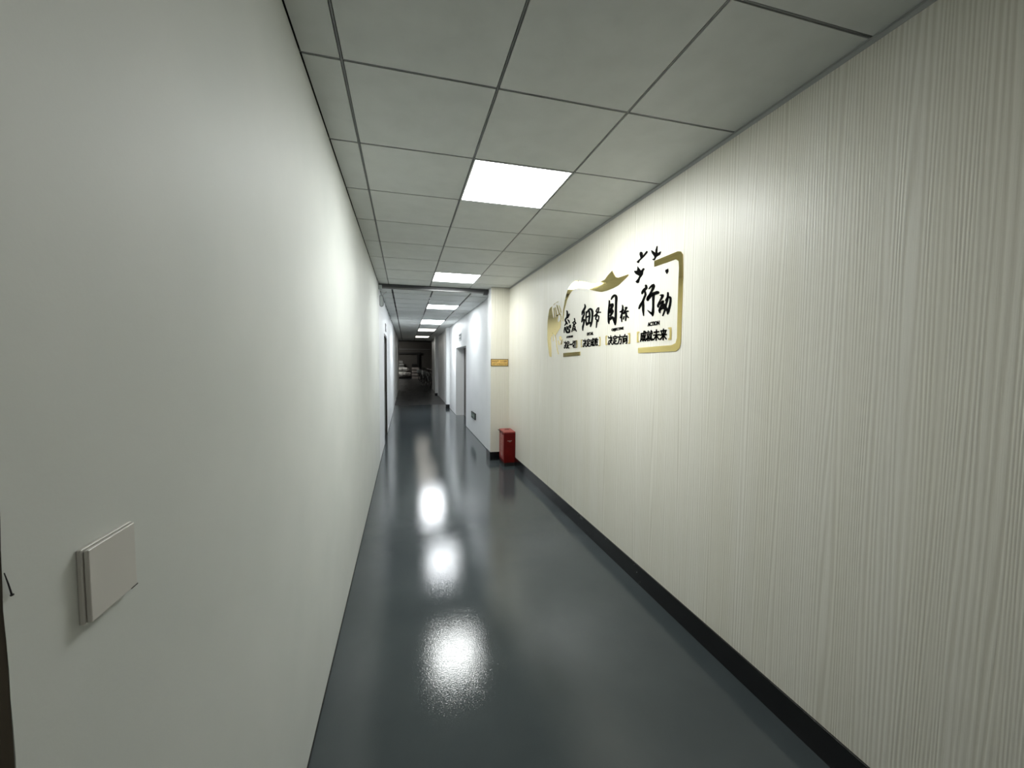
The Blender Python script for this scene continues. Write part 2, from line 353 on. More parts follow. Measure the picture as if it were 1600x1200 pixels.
# bracket hanging on the left wall just past the rail
t = thing('wall_bracket', 'pale grey rounded bracket high on the left wall under the ceiling rail', 'bracket', (XL, 6.60, 2.36))
bm = bmesh.new(); pts = []
for k in range(9):
    a = math.pi + math.pi*k/8; pts.append((0.029+0.026*math.cos(a), 0.030+0.030*math.sin(a)))
pts += [(0.055, 0.12), (0.048, 0.165), (0.003, 0.165)]
prism(bm, [(x, -0.03, z) for x, z in pts], [(x, 0.03, z) for x, z in pts])
obj('body', bm, mGrey, t, 0.004)
obj('rim', tube(bmesh.new(), [(x, -0.031, z) for x, z in pts], 0.0035, 8, True), mSteel, t)
obj('stay', tube(bmesh.new(), [(0.035, 0, 0.15), (0.05, 0, 0.19), (0.10, 0, 0.235)], 0.006, 8), mFrame, t)

# ---------------------------------------------------------------- lettering helper
def glyph_mesh(ch, name, offset=0.0, depth=0.5):
    cu = bpy.data.curves.new(name, 'FONT'); cu.body = ch; cu.extrude = depth; cu.offset = offset; cu.resolution_u = 3
    o = bpy.data.objects.new(name, cu); COL.objects.link(o)
    bpy.context.view_layer.update()
    dg = bpy.context.evaluated_depsgraph_get()
    me = bpy.data.meshes.new_from_object(o.evaluated_get(dg), depsgraph=dg)
    bpy.data.objects.remove(o); bpy.data.curves.remove(cu); me.name = name
    return me
def place_glyph(ch, name, origin, u, v, w_, h_, depth, mat, parent=None, bold=0.0):
    """fit the glyph's own box into w x h at origin (lower left), u/v in-plane axes, standing out along u x v"""
    me = glyph_mesh(ch, name); vs_ = [p.co.copy() for p in me.vertices]
    x0 = min(p.x for p in vs_); x1 = max(p.x for p in vs_); y0 = min(p.y for p in vs_); y1 = max(p.y for p in vs_)
    u = Vector(u); v = Vector(v); n_ = u.cross(v)
    c = Vector(origin) + u*w_/2 + v*h_/2
    for p, q in zip(me.vertices, vs_):
        p.co = u*((q.x-(x0+x1)/2)/(x1-x0)*w_) + v*((q.y-(y0+y1)/2)/max(y1-y0, 1e-6)*h_) + n_*((q.z+0.5)*depth)
    if bold:                                        # heavier strokes: the same outline shifted by a hair each way
        bm = bmesh.new()
        for dx, dy in ((0, 0), (bold, 0), (-bold, 0), (0, bold), (0, -bold)):
            n0 = len(bm.verts); bm.from_mesh(me); bm.verts.ensure_lookup_table()
            for k in range(n0, len(bm.verts)): bm.verts[k].co += u*dx+v*dy
        bm.to_mesh(me); bm.free()
    me.materials.clear(); me.materials.append(mat)
    o = bpy.data.objects.new(name, me); o.location = c
    return link(o, parent)
def plate(name, polys, mat, depth=0.003, gap=0.0008):
    """cut-out stuck on the right wall; polys in 0.1 mm (y, z)"""
    ys = [p[0] for q in polys for p in q]; zs = [p[1] for q in polys for p in q]
    cy = (min(ys)+max(ys))/20000; cz = (min(zs)+max(zs))/20000
    bm = bmesh.new()
    for q in polys:
        clean = [q[0]]
        for p in q[1:]:
            if abs(p[0]-clean[-1][0])+abs(p[1]-clean[-1][1]) > 4: clean.append(p)
        a = [(y/10000-cy, z/10000-cz) for y, z in clean]
        f = bm.faces.new([bm.verts.new((-gap-depth, y, z)) for y, z in a])
        r = bmesh.ops.extrude_face_region(bm, geom=[f])
        vs_ = [g for g in r['geom'] if isinstance(g, bmesh.types.BMVert)]
        bmesh.ops.translate(bm, verts=vs_, vec=(depth, 0, 0))
    bmesh.ops.triangulate(bm, faces=[f for f in bm.faces if len(f.verts) > 4])
    return obj(name, bm, mat, None, 0, False, (XR, cy, cz))
D = {"行":[[[24381,20551],[24359,20502],[24335,20444],[24336,20415],[24379,20402],[24471,20380],[24576,20350],[24650,20303],[24719,20254],[24776,20199],[24788,20133],[24775,20075],[24755,20037],[24701,19999],[24639,20011],[24608,20036],[24574,20069],[24530,20093],[24477,20117],[24401,20147],[24322,20175],[24249,20214],[24157,20258],[24084,20327],[24088,20421],[24133,20501],[24168,20552],[24304,20605]],[[24478,20188],[24448,20121],[24408,20031],[24396,19959],[24416,19909],[24466,19852],[24524,19784],[24579,19707],[24633,19630],[24696,19559],[24783,19490],[24887,19418],[24987,19343],[25044,19249],[25086,19158],[25107,19093],[25069,19051],[24996,19054],[24926,19101],[24838,19170],[24743,19237],[24660,19308],[24562,19384],[24474,19465],[24411,19551],[24365,19635],[24325,19709],[24267,19770],[24206,19834],[24170,19917],[24199,20021],[24256,20122],[24299,20189],[24412,20233]],[[24614,19559],[24622,19476],[24629,19358],[24637,19240],[24636,19134],[24636,19027],[24630,18912],[24582,18772],[24528,18630],[24481,18529],[24440,18510],[24405,18525],[24396,18621],[24393,18758],[24384,18887],[24390,18995],[24390,19100],[24391,19206],[24409,19328],[24428,19450],[24445,19535],[24531,19585]],[[23876,20209],[23830,20233],[23770,20266],[23695,20291],[23569,20306],[23431,20316],[23439,20315],[23522,20379],[23526,20326],[23544,20260],[23577,20204],[23629,20143],[23685,20079],[23743,20019],[23801,19960],[23861,19903],[23942,19850],[24031,19795],[24112,19734],[24144,19660],[24156,19593],[24158,19550],[24055,19469],[23924,19492],[23902,19529],[23876,19579],[23838,19626],[23796,19680],[23732,19744],[23668,19811],[23609,19875],[23555,19936],[23503,19997],[23436,20052],[23365,20110],[23308,20172],[23260,20245],[23228,20329],[23358,20478],[23558,20475],[23697,20429],[23806,20377],[23878,20329],[23920,20278],[23941,20241],[23922,20213]],[[23946,19459],[23872,19512],[23774,19585],[23672,19643],[23580,19680],[23475,19708],[23360,19727],[23207,19741],[23036,19746],[22928,19744],[22986,19772],[23034,19823],[23018,19815],[22876,19738],[22761,19789],[22751,19813],[22820,19907],[22990,19962],[23150,19961],[23342,19950],[23525,19929],[23672,19894],[23800,19849],[23917,19789],[24012,19702],[24088,19607],[24133,19540],[24076,19463]],[[23528,19780],[23517,19684],[23505,19545],[23493,19402],[23486,19263],[23478,19119],[23473,18987],[23487,18871],[23504,18763],[23522,18665],[23502,18563],[23482,18470],[23460,18405],[23413,18375],[23361,18390],[23326,18446],[23289,18529],[23253,18622],[23254,18724],[23256,18835],[23261,18956],[23261,19090],[23264,19232],[23266,19369],[23260,19507],[23253,19641],[23245,19734],[23387,19823]],[[24024,18854],[23963,18796],[23868,18718],[23771,18641],[23667,18574],[23565,18510],[23497,18464],[23323,18473],[23336,18580],[23418,18614],[23533,18665],[23648,18718],[23772,18772],[23899,18831],[23995,18870],[24023,18870]]],"动":[[[22656,19601],[22576,19572],[22484,19541],[22514,19539],[22536,19585],[22540,19550],[22562,19498],[22603,19440],[22660,19375],[22716,19310],[22775,19248],[22831,19188],[22868,19146],[22841,19107],[22777,19105],[22734,19144],[22673,19201],[22610,19259],[22533,19310],[22452,19365],[22383,19417],[22324,19464],[22275,19520],[22313,19635],[22479,19675],[22595,19666],[22668,19650],[22694,19628]],[[22755,18900],[22758,18938],[22762,18985],[22750,19010],[22716,19019],[22643,19032],[22550,19052],[22447,19090],[22339,19130],[22264,19159],[22266,19240],[22397,19278],[22477,19253],[22591,19217],[22693,19185],[22770,19158],[22852,19131],[22923,19083],[22939,19013],[22920,18948],[22903,18907],[22820,18867]],[[22435,19243],[22434,19196],[22438,19134],[22455,19073],[22513,19024],[22591,18969],[22662,18907],[22716,18841],[22758,18773],[22786,18702],[22757,18624],[22713,18559],[22675,18516],[22617,18492],[22577,18517],[22571,18559],[22568,18614],[22550,18663],[22544,18716],[22523,18777],[22492,18837],[22441,18895],[22376,18956],[22320,19021],[22275,19088],[22248,19151],[22227,19194],[22319,19267]],[[22647,18640],[22555,18670],[22431,18709],[22343,18726],[22312,18723],[22264,18704],[22217,18686],[22121,18696],[22138,18760],[22184,18787],[22273,18827],[22407,18848],[22540,18816],[22668,18768],[22755,18732],[22753,18667]],[[22259,19046],[22405,18873],[22339,18798],[22220,18805],[22125,18996],[22172,19051]],[[21943,19690],[21945,19638],[21947,19564],[21958,19485],[21975,19400],[22001,19304],[22032,19209],[22065,19116],[22102,19023],[22137,18926],[22160,18830],[22179,18735],[22209,18641],[22262,18525],[22328,18405],[22373,18318],[22347,18288],[22299,18292],[22234,18372],[22147,18486],[22072,18600],[22033,18699],[22007,18794],[21979,18884],[21940,18974],[21897,19066],[21857,19158],[21823,19255],[21791,19352],[21769,19443],[21770,19533],[21781,19613],[21792,19667],[21870,19716]],[[22014,19175],[21959,19221],[21887,19283],[21825,19318],[21784,19320],[21736,19312],[21711,19301],[21716,19311],[21707,19304],[21692,19262],[21689,19189],[21696,19096],[21709,19003],[21734,18917],[21767,18831],[21801,18752],[21839,18682],[21881,18618],[21919,18556],[21921,18488],[21918,18427],[21908,18385],[21866,18348],[21809,18359],[21773,18390],[21732,18437],[21687,18487],[21664,18548],[21634,18618],[21606,18695],[21579,18780],[21555,18872],[21537,18965],[21523,19062],[21516,19159],[21519,19241],[21524,19301],[21554,19360],[21632,19414],[21732,19440],[21845,19447],[21956,19424],[22033,19360],[22093,19283],[22130,19228],[22094,19177]],[[21797,18390],[21815,18476],[21846,18596],[21877,18700],[21924,18768],[21970,18813],[22001,18840],[22083,18856],[22107,18812],[22086,18784],[22058,18746],[22029,18692],[21980,18595],[21929,18475],[21890,18390],[21835,18366]]],"目":[[[28944,20244],[28861,20283],[28757,20338],[28650,20376],[28552,20406],[28453,20425],[28419,20423],[28434,20424],[28415,20408],[28383,20345],[28359,20210],[28358,20028],[28357,19845],[28358,19680],[28359,19518],[28360,19356],[28364,19190],[28367,19025],[28377,18873],[28393,18733],[28416,18603],[28434,18489],[28414,18390],[28390,18311],[28364,18257],[28277,18212],[28187,18238],[28157,18285],[28126,18356],[28090,18443],[28073,18553],[28051,18684],[28034,18828],[28035,18985],[28041,19151],[28047,19316],[28046,19476],[28045,19636],[28044,19797],[28026,19974],[28007,20157],[28016,20314],[28093,20438],[28234,20535],[28434,20596],[28622,20593],[28770,20554],[28893,20503],[28967,20425],[29016,20340],[29038,20278],[29007,20246]],[[29366,20251],[29371,20172],[29374,20058],[29388,19933],[29411,19799],[29446,19650],[29473,19491],[29488,19322],[29495,19146],[29493,18983],[29484,18837],[29467,18704],[29449,18593],[29394,18503],[29340,18436],[29293,18392],[29234,18371],[29190,18391],[29175,18434],[29167,18497],[29157,18579],[29185,18687],[29212,18815],[29230,18956],[29232,19114],[29225,19286],[29212,19450],[29185,19603],[29151,19752],[29128,19891],[29138,20025],[29159,20145],[29179,20227],[29276,20276]],[[29169,19736],[29005,19755],[28804,19778],[28841,19796],[28928,19853],[28974,19772],[29051,19671],[29168,19548],[29316,19412],[29422,19313],[29336,19215],[29141,19212],[29021,19305],[28857,19438],[28721,19560],[28621,19665],[28545,19770],[28650,19942],[28964,19964],[29187,19921],[29338,19886],[29359,19793]],[[29125,19223],[28965,19252],[28763,19288],[28745,19297],[28906,19395],[28933,19338],[28983,19264],[29043,19182],[29123,19095],[29177,19030],[29108,18949],[28947,18948],[28862,19001],[28750,19081],[28653,19158],[28575,19234],[28508,19320],[28704,19498],[28969,19483],[29187,19432],[29337,19392],[29350,19281]],[[29124,18651],[28973,18691],[28780,18738],[28709,18754],[28756,18770],[28702,18711],[28632,18625],[28562,18533],[28497,18437],[28449,18368],[28302,18325],[28213,18380],[28244,18450],[28294,18549],[28349,18643],[28387,18731],[28451,18837],[28691,18950],[28978,18944],[29225,18898],[29393,18865],[29413,18723]]],"标":[[[27323,19624],[27312,19585],[27296,19532],[27296,19466],[27315,19370],[27351,19251],[27386,19129],[27404,19012],[27420,18895],[27426,18772],[27405,18628],[27375,18483],[27348,18382],[27290,18355],[27237,18374],[27233,18472],[27232,18613],[27222,18747],[27207,18862],[27183,18975],[27156,19087],[27132,19208],[27105,19331],[27094,19439],[27128,19526],[27179,19590],[27219,19629],[27286,19650]],[[27533,19089],[27445,19091],[27317,19096],[27187,19113],[27103,19159],[27049,19206],[27019,19240],[27056,19302],[27172,19312],[27226,19291],[27295,19262],[27360,19246],[27433,19226],[27537,19210],[27614,19196],[27650,19136]],[[27443,18667],[27265,18904],[27333,18962],[27444,18952],[27569,18699],[27520,18659]],[[26834,19311],[26751,19320],[26655,19332],[26772,19380],[26784,19375],[26840,19303],[26904,19226],[26983,19152],[27064,19078],[27126,19035],[27111,19026],[27114,19023],[27150,19025],[27214,19018],[27199,18981],[27169,18958],[27076,18927],[26948,18940],[26875,19006],[26804,19088],[26740,19167],[26656,19235],[26574,19304],[26536,19388],[26756,19440],[26852,19403],[26912,19373],[26913,19331]],[[26957,18927],[26879,18953],[26770,18987],[26674,19012],[26596,19018],[26515,19017],[26454,19015],[26432,19024],[26419,19030],[26396,19034],[26345,19039],[26356,19069],[26365,19086],[26405,19111],[26474,19132],[26558,19136],[26663,19137],[26780,19127],[26907,19103],[27031,19071],[27117,19049],[27117,18964]],[[26812,18988],[26813,18916],[26815,18813],[26822,18713],[26825,18611],[26833,18508],[26836,18435],[26771,18394],[26693,18411],[26665,18480],[26630,18579],[26599,18680],[26593,18784],[26591,18887],[26590,18959],[26700,19020]],[[27000,18532],[26901,18730],[26968,18779],[27061,18765],[27125,18558],[27072,18520]],[[26633,18763],[26434,18579],[26345,18565],[26319,18607],[26530,18787],[26609,18800]]],"细":[[[33894,20544],[33877,20485],[33849,20408],[33861,20344],[33918,20285],[34016,20217],[34123,20153],[34214,20095],[34331,20035],[34432,19951],[34453,19836],[34437,19719],[34411,19637],[34345,19605],[34273,19618],[34229,19690],[34178,19789],[34105,19866],[34015,19912],[33885,19957],[33749,20017],[33655,20100],[33572,20190],[33528,20288],[33576,20394],[33664,20486],[33736,20546],[33838,20575]],[[34181,19934],[34132,19856],[34076,19750],[34056,19655],[34134,19587],[34257,19513],[34381,19416],[34429,19275],[34463,19127],[34476,19021],[34388,18970],[34271,18985],[34194,19079],[34098,19212],[33997,19326],[33926,19416],[33835,19504],[33777,19605],[33757,19722],[33778,19837],[33790,19914],[34012,19993]],[[34096,19222],[34088,19126],[34085,18992],[34096,18869],[34154,18775],[34233,18680],[34295,18572],[34277,18439],[34236,18307],[34196,18216],[34125,18188],[34058,18207],[34030,18293],[34002,18414],[33955,18524],[33909,18616],[33840,18711],[33782,18820],[33742,18950],[33719,19084],[33701,19176],[33894,19265]],[[33581,19878],[33590,19752],[33600,19574],[33611,19410],[33627,19287],[33645,19175],[33639,19050],[33578,18895],[33497,18736],[33437,18625],[33298,18583],[33201,18626],[33250,18735],[33318,18890],[33364,19034],[33379,19147],[33373,19255],[33368,19381],[33372,19547],[33377,19726],[33382,19853],[33481,19899]],[[33334,19662],[33239,19702],[33113,19759],[32973,19810],[32823,19866],[32676,19911],[32636,19918],[32615,19899],[32519,19825],[32446,19727],[32404,19601],[32396,19443],[32400,19288],[32418,19146],[32448,19010],[32485,18891],[32529,18794],[32580,18710],[32627,18633],[32637,18554],[32640,18486],[32633,18438],[32574,18400],[32489,18411],[32435,18447],[32371,18503],[32302,18568],[32256,18643],[32203,18731],[32156,18835],[32119,18960],[32088,19099],[32070,19244],[32046,19399],[32033,19565],[32064,19720],[32180,19861],[32354,19984],[32622,20076],[32893,20061],[33080,19994],[33231,19927],[33349,19855],[33446,19780],[33505,19725],[33459,19669]],[[33044,19850],[33011,19761],[32964,19636],[32936,19520],[32932,19425],[32946,19330],[32965,19234],[32996,19126],[33033,19018],[33059,18942],[32918,18863],[32741,18890],[32715,18966],[32678,19075],[32648,19184],[32621,19282],[32600,19382],[32597,19491],[32634,19619],[32689,19747],[32729,19836],[32910,19901]],[[33345,19288],[33222,19297],[33057,19311],[32916,19317],[32817,19324],[32716,19325],[32641,19326],[32563,19373],[32669,19430],[32750,19442],[32877,19454],[33030,19460],[33191,19439],[33353,19412],[33463,19391],[33489,19328]],[[33195,18632],[33045,18660],[32851,18695],[32740,18707],[32732,18712],[32650,18692],[32564,18670],[32369,18673],[32374,18762],[32438,18803],[32578,18870],[32837,18920],[33088,18892],[33306,18844],[33451,18809],[33466,18689]]],"节":[[[31147,19924],[31140,19873],[31131,19804],[31147,19736],[31199,19672],[31276,19605],[31383,19540],[31552,19467],[31758,19392],[31912,19344],[31906,19328],[31853,19307],[31882,19315],[31943,19332],[31979,19312],[31989,19292],[31892,19236],[31746,19240],[31583,19298],[31378,19380],[31205,19463],[31096,19542],[31022,19622],[30976,19700],[30964,19782],[30979,19859],[30994,19910],[31077,19946]],[[31343,19569],[31371,19601],[31402,19639],[31403,19679],[31339,19748],[31232,19830],[31156,19890],[31188,19931],[31274,19936],[31369,19883],[31498,19804],[31595,19727],[31605,19653],[31570,19593],[31544,19557],[31411,19523]],[[31335,19425],[31248,19441],[31129,19462],[31024,19473],[30923,19464],[30809,19445],[30725,19429],[30628,19467],[30711,19532],[30799,19543],[30933,19558],[31081,19564],[31226,19551],[31357,19528],[31446,19512],[31455,19456]],[[31430,19399],[31492,19342],[31576,19259],[31649,19176],[31665,19093],[31666,19016],[31659,18964],[31596,18929],[31520,18942],[31488,18988],[31449,19054],[31399,19120],[31351,19200],[31288,19286],[31245,19347],[31310,19404]],[[31257,19184],[31188,19184],[31119,19183],[31126,19190],[31117,19164],[31114,19099],[31126,19026],[31167,18940],[31225,18846],[31268,18779],[31185,18721],[31061,18734],[31024,18803],[30972,18900],[30935,18993],[30915,19073],[30912,19150],[30953,19227],[31104,19279],[31232,19284],[31308,19285],[31366,19234]],[[31486,18966],[31486,18880],[31488,18758],[31496,18635],[31499,18505],[31508,18372],[31510,18277],[31456,18248],[31392,18261],[31351,18350],[31302,18479],[31260,18606],[31252,18732],[31250,18856],[31250,18941],[31368,18997]]],"态":[[[38084,20459],[38063,20418],[38033,20363],[38022,20286],[38015,20161],[38026,20012],[38073,19888],[38199,19804],[38387,19723],[38522,19608],[38441,19468],[38296,19359],[38243,19294],[38300,19218],[38449,19127],[38559,19058],[38529,19013],[38414,19005],[38248,19055],[38027,19136],[37869,19246],[37940,19380],[38074,19487],[38118,19555],[38041,19615],[37866,19697],[37715,19810],[37664,19961],[37660,20121],[37677,20256],[37737,20355],[37817,20425],[37877,20467],[38015,20499]],[[37496,20099],[37550,20062],[37623,20010],[37706,19957],[37796,19892],[37903,19823],[37978,19772],[37893,19684],[37675,19676],[37586,19722],[37464,19788],[37352,19854],[37287,19921],[37239,19983],[37211,20027],[37313,20102]],[[38234,19379],[37962,19118],[37748,19075],[37643,19140],[37888,19400],[38118,19448]],[[37792,19518],[37709,19475],[37599,19417],[37523,19363],[37445,19297],[37380,19215],[37327,19155],[37260,19134],[37208,19151],[37202,19210],[37210,19296],[37249,19386],[37373,19466],[37508,19530],[37601,19572],[37773,19582]],[[38520,18892],[38561,18818],[38623,18713],[38667,18603],[38674,18492],[38662,18382],[38649,18306],[38570,18278],[38495,18296],[38491,18371],[38486,18476],[38463,18578],[38398,18676],[38314,18773],[38250,18842],[38356,18905]],[[38415,18863],[38403,18784],[38374,18670],[38319,18553],[38229,18440],[38122,18337],[38056,18266],[37725,18224],[37605,18334],[37718,18395],[37863,18482],[37985,18569],[38060,18668],[38119,18777],[38165,18855],[38304,18898]],[[37825,18200],[37659,18194],[37406,18186],[37142,18212],[37018,18301],[37015,18391],[37053,18474],[37147,18553],[37265,18622],[37353,18666],[37493,18684],[37539,18636],[37493,18587],[37430,18522],[37404,18468],[37400,18415],[37416,18367],[37419,18362],[37485,18368],[37675,18385],[37834,18400],[38039,18314]],[[38000,18896],[37990,18843],[37970,18770],[37963,18706],[37913,18650],[37873,18593],[37833,18551],[37748,18517],[37661,18536],[37618,18571],[37576,18626],[37546,18691],[37598,18767],[37660,18843],[37709,18896],[37880,18943]],[[37464,18764],[36915,18924],[36937,18990],[37104,19012],[37622,18837],[37605,18781]],[[37140,18974],[37069,18689],[36928,18641],[36809,18677],[36879,18961],[37020,19009]],[[36914,18722],[37401,18797],[37487,18779],[37440,18737],[36962,18644],[36855,18668]]],"度":[[[36138,19527],[36065,19269],[35939,19227],[35842,19260],[35959,19519],[36059,19553]],[[36425,19086],[36295,19114],[36132,19148],[36060,19153],[35979,19121],[35837,19034],[35728,18968],[35629,18954],[35596,18989],[35674,19061],[35803,19165],[36010,19255],[36262,19243],[36440,19192],[36552,19152],[36543,19104]],[[36417,19047],[36329,19014],[36195,18968],[36046,18929],[35898,18923],[35787,18933],[35720,18942],[35686,18977],[35770,19007],[35844,19010],[35936,19013],[36005,19023],[36102,19042],[36230,19077],[36327,19102],[36436,19095]],[[36272,19016],[36406,18798],[36251,18707],[36027,18730],[35895,18946],[36047,19038]],[[36374,18796],[36417,18741],[36482,18662],[36548,18574],[36609,18470],[36668,18359],[36707,18280],[36643,18242],[36548,18253],[36487,18328],[36406,18434],[36325,18531],[36248,18612],[36171,18686],[36114,18737],[36208,18805]],[[36015,18742],[35996,18690],[35977,18625],[35988,18591],[36076,18580],[36247,18576],[36381,18574],[36447,18520],[36316,18471],[36179,18477],[35980,18487],[35803,18524],[35752,18602],[35773,18682],[35792,18736],[35916,18776]],[[36328,18504],[36207,18498],[36062,18490],[35980,18471],[35855,18408],[35708,18303],[35599,18226],[35487,18209],[35441,18247],[35519,18330],[35643,18447],[35807,18552],[36049,18595],[36248,18594],[36371,18588],[36431,18546]],[[36123,18329],[35843,18414],[35840,18455],[35938,18473],[36275,18421],[36280,18357]]],"bird_y":[[[25464,22382],[24998,22507],[25139,22799],[25102,22919],[24955,22940],[24783,22838],[24710,22600],[24312,22810],[24157,22748],[24225,22663],[24582,22500],[25076,22362],[25198,22226],[25372,22266]]],"bird_up":[[[23775,22717],[23678,22692],[23287,22437],[23277,22621],[23157,22830],[23090,22812],[23081,22396],[22988,22362],[22772,22394],[22681,22349],[22799,22196],[23181,22159],[23341,21989],[23492,21996],[23619,22099],[23385,22120],[23390,22221],[23669,22500]]],"bird_low":[[[25339,22034],[25272,21971],[24895,21644],[24629,21761],[24453,21665],[24620,21562],[24672,21342],[24998,21149],[25134,20857],[25351,20873],[25555,21018],[25235,21171],[25091,21320],[25557,21544],[25743,21726],[25724,21807],[25391,21748]]],"leaf_black":[[[22183,21114],[21927,21133],[21887,20988],[21998,20832],[22068,20857],[22185,21008]]],"ribbon":[[[39009,19510],[38915,20602],[38525,21515],[38053,22206],[37659,22581],[36878,22877],[35971,23013],[35529,22990],[35197,22634],[35118,22795],[34950,22851],[33840,22558],[32787,22198],[31918,22014],[30979,21975],[30093,22016],[29571,22268],[28913,22480],[28650,22181],[28341,21877],[27951,21753],[27117,21730],[26498,21721],[26494,21629],[27104,21449],[27831,21206],[28701,21116],[29730,21089],[30603,21129],[31531,21332],[32511,21601],[33680,21936],[34922,22176],[35941,22290],[36697,22235],[37471,21927],[38102,21392],[38656,20571],[38870,19497]]],"frame":[[[23373,21939],[21040,21955],[20763,21872],[20574,21650],[20511,20333],[20515,18585],[20524,16527],[20628,16234],[20943,16062],[24982,16024],[24999,16382],[21341,16438],[20985,16546],[20869,16840],[20898,18989],[20884,20994],[20938,21359],[21205,21540],[23356,21568]]],"hand":[[[42088,21410],[42249,21286],[42238,20994],[42013,20563],[41790,20136],[41422,20070],[40944,20093],[40717,20309],[40329,20295],[40394,19995],[40500,19754],[40373,19477],[39586,19667],[39530,19196],[39670,18988],[39581,18975],[40987,18196],[41160,18128],[41434,18333],[41890,18505],[42242,18142],[42562,17982],[42448,17459],[42282,16807],[42153,15885],[42813,15972],[43024,16500],[43345,17299],[43506,17702],[43561,18366],[43571,19357],[43525,19892],[43291,20643],[43009,21203],[42631,21362]],[[41724,21159],[41668,20961],[41587,20684],[41525,20449],[41503,20295],[41501,20182],[41504,20106],[41337,20045],[41181,20076],[41199,20154],[41224,20271],[41268,20428],[41350,20666],[41452,20943],[41529,21143],[41636,21179]],[[41295,21187],[41237,21070],[41151,20903],[41070,20734],[40992,20560],[40919,20384],[40870,20261],[40694,20206],[40560,20245],[40619,20368],[40702,20544],[40790,20719],[40892,20890],[40998,21058],[41076,21176],[41205,21215]],[[40880,21370],[40778,21228],[40630,21025],[40483,20828],[40338,20642],[40193,20462],[40094,20337],[39912,20291],[39807,20338],[39914,20462],[40066,20641],[40218,20825],[40372,21020],[40528,21221],[40639,21363],[40788,21405]],[[40134,21235],[40052,21131],[39935,20984],[39832,20839],[39755,20699],[39689,20560],[39646,20462],[39528,20425],[39442,20452],[39494,20550],[39570,20691],[39658,20834],[39772,20981],[39899,21130],[39990,21234],[40081,21258]],[[40622,20190],[40487,20209],[40298,20232],[40116,20249],[39928,20255],[39727,20254],[39583,20255],[39519,20298],[39640,20346],[39790,20354],[40009,20363],[40237,20365],[40457,20350],[40664,20329],[40808,20315],[40831,20239]],[[39819,20254],[39741,20179],[39640,20073],[39576,19966],[39597,19848],[39655,19721],[39702,19630],[39597,19579],[39466,19594],[39438,19688],[39399,19821],[39398,19952],[39458,20072],[39555,20184],[39624,20261],[39753,20290]],[[41685,21490],[41195,21606],[41209,21637],[41291,21650],[41758,21523],[41748,21500]],[[40901,21635],[40321,21667],[40309,21690],[40373,21709],[40954,21677],[40966,21654]],[[41151,18154],[41061,17991],[40935,17757],[40820,17512],[40742,17264],[40674,17002],[40581,16754],[40422,16519],[40241,16303],[40112,16155],[40032,16142],[39984,16167],[40101,16315],[40268,16529],[40412,16760],[40508,17002],[40582,17263],[40665,17513],[40781,17759],[40906,17993],[40995,18155],[41085,18177]],[[41981,18508],[41701,17617],[41623,17595],[41557,17615],[41800,18502],[41898,18531]]],"leaf_gold":[[[39872,18023],[39378,17995],[39289,17809],[39563,17521],[39861,17748]],[[40233,17613],[40064,17605],[39753,17133],[40003,17143]],[[39124,17711],[38963,17703],[39184,17203],[39424,17121],[39509,17215]]],"bar":[[[38706,16260],[34597,16324],[34582,15973],[38690,15872]]],"BR":{"1r":[[[35327,17408],[35657,17397],[35654,17307],[35504,17321],[35482,16788],[35631,16780],[35627,16683],[35297,16701]]],"2l":[[[34490,17394],[34256,17409],[34252,17318],[34357,17303],[34336,16802],[34231,16812],[34227,16727],[34461,16715]]],"2r":[[[30667,17469],[30924,17459],[30920,17364],[30804,17376],[30780,16814],[30895,16807],[30891,16706],[30634,16721]]],"3l":[[[29773,17488],[29497,17495],[29493,17396],[29616,17385],[29591,16836],[29468,16842],[29464,16749],[29740,16742]]],"3r":[[[26102,17485],[26364,17482],[26359,17385],[26241,17394],[26215,16829],[26334,16824],[26329,16722],[26067,16732]]],"4l":[[[25206,17507],[24919,17507],[24915,17408],[25043,17402],[25018,16853],[24889,16857],[24885,16764],[25172,16761]]],"4r":[[[21442,17529],[21721,17534],[21716,17437],[21590,17440],[21563,16875],[21689,16873],[21684,16771],[21406,16775]]]},"TX":[["决",38567,37866,16697,17456],["定",37866,37169,16697,17444],["一",37134,36461,17009,17120],["切",36427,35676,16698,17418],["决",34087,33330,16707,17422],["定",33302,32533,16717,17424],["成",32506,31769,16726,17426],["败",31744,31011,16735,17428],["决",29361,28608,16738,17457],["定",28587,27889,16738,17452],["方",27869,27149,16737,17448],["向",27079,26443,16737,17443],["成",24771,24040,16799,17509],["就",24017,23307,16793,17503],["未",23285,22573,16787,17497],["来",22552,21842,16781,17490]],"WD":[["ATTITUDE",37937,36353,17733,17944],["DETAIL",33219,31980,17726,17989],["OBJECTIVE",28817,27029,17738,18022],["ACTION",23923,22662,17780,18062]]}
SLOGAN = 'black characters of the wall slogan'
for ch, lb in (('态', 'large brush-style black character at the far left of the slogan, right of the gold hand'),
               ('度', 'small brush-style black character beside the leftmost large one, above the leftmost bracketed phrase'),
               ('细', 'large brush-style black character above the word DETAIL'), ('节', 'small narrow brush-style black character up right of the word DETAIL'),
               ('目', 'large boxy brush-style black character above the word OBJECTIVE'), ('标', 'small brush-style black character up right of the word OBJECTIVE'),
               ('行', 'largest brush-style black character, above the word ACTION'), ('动', 'brush-style black character at the right end, beside the gold frame edge')):
    tag(plate('brush_character', D[ch], mBlackAcr, 0.0035), lb, 'wall lettering', 'brush-style characters of the wall slogan')
ph = ('leftmost', 'second', 'third', 'rightmost'); ps = ('first', 'second', 'third', 'last')
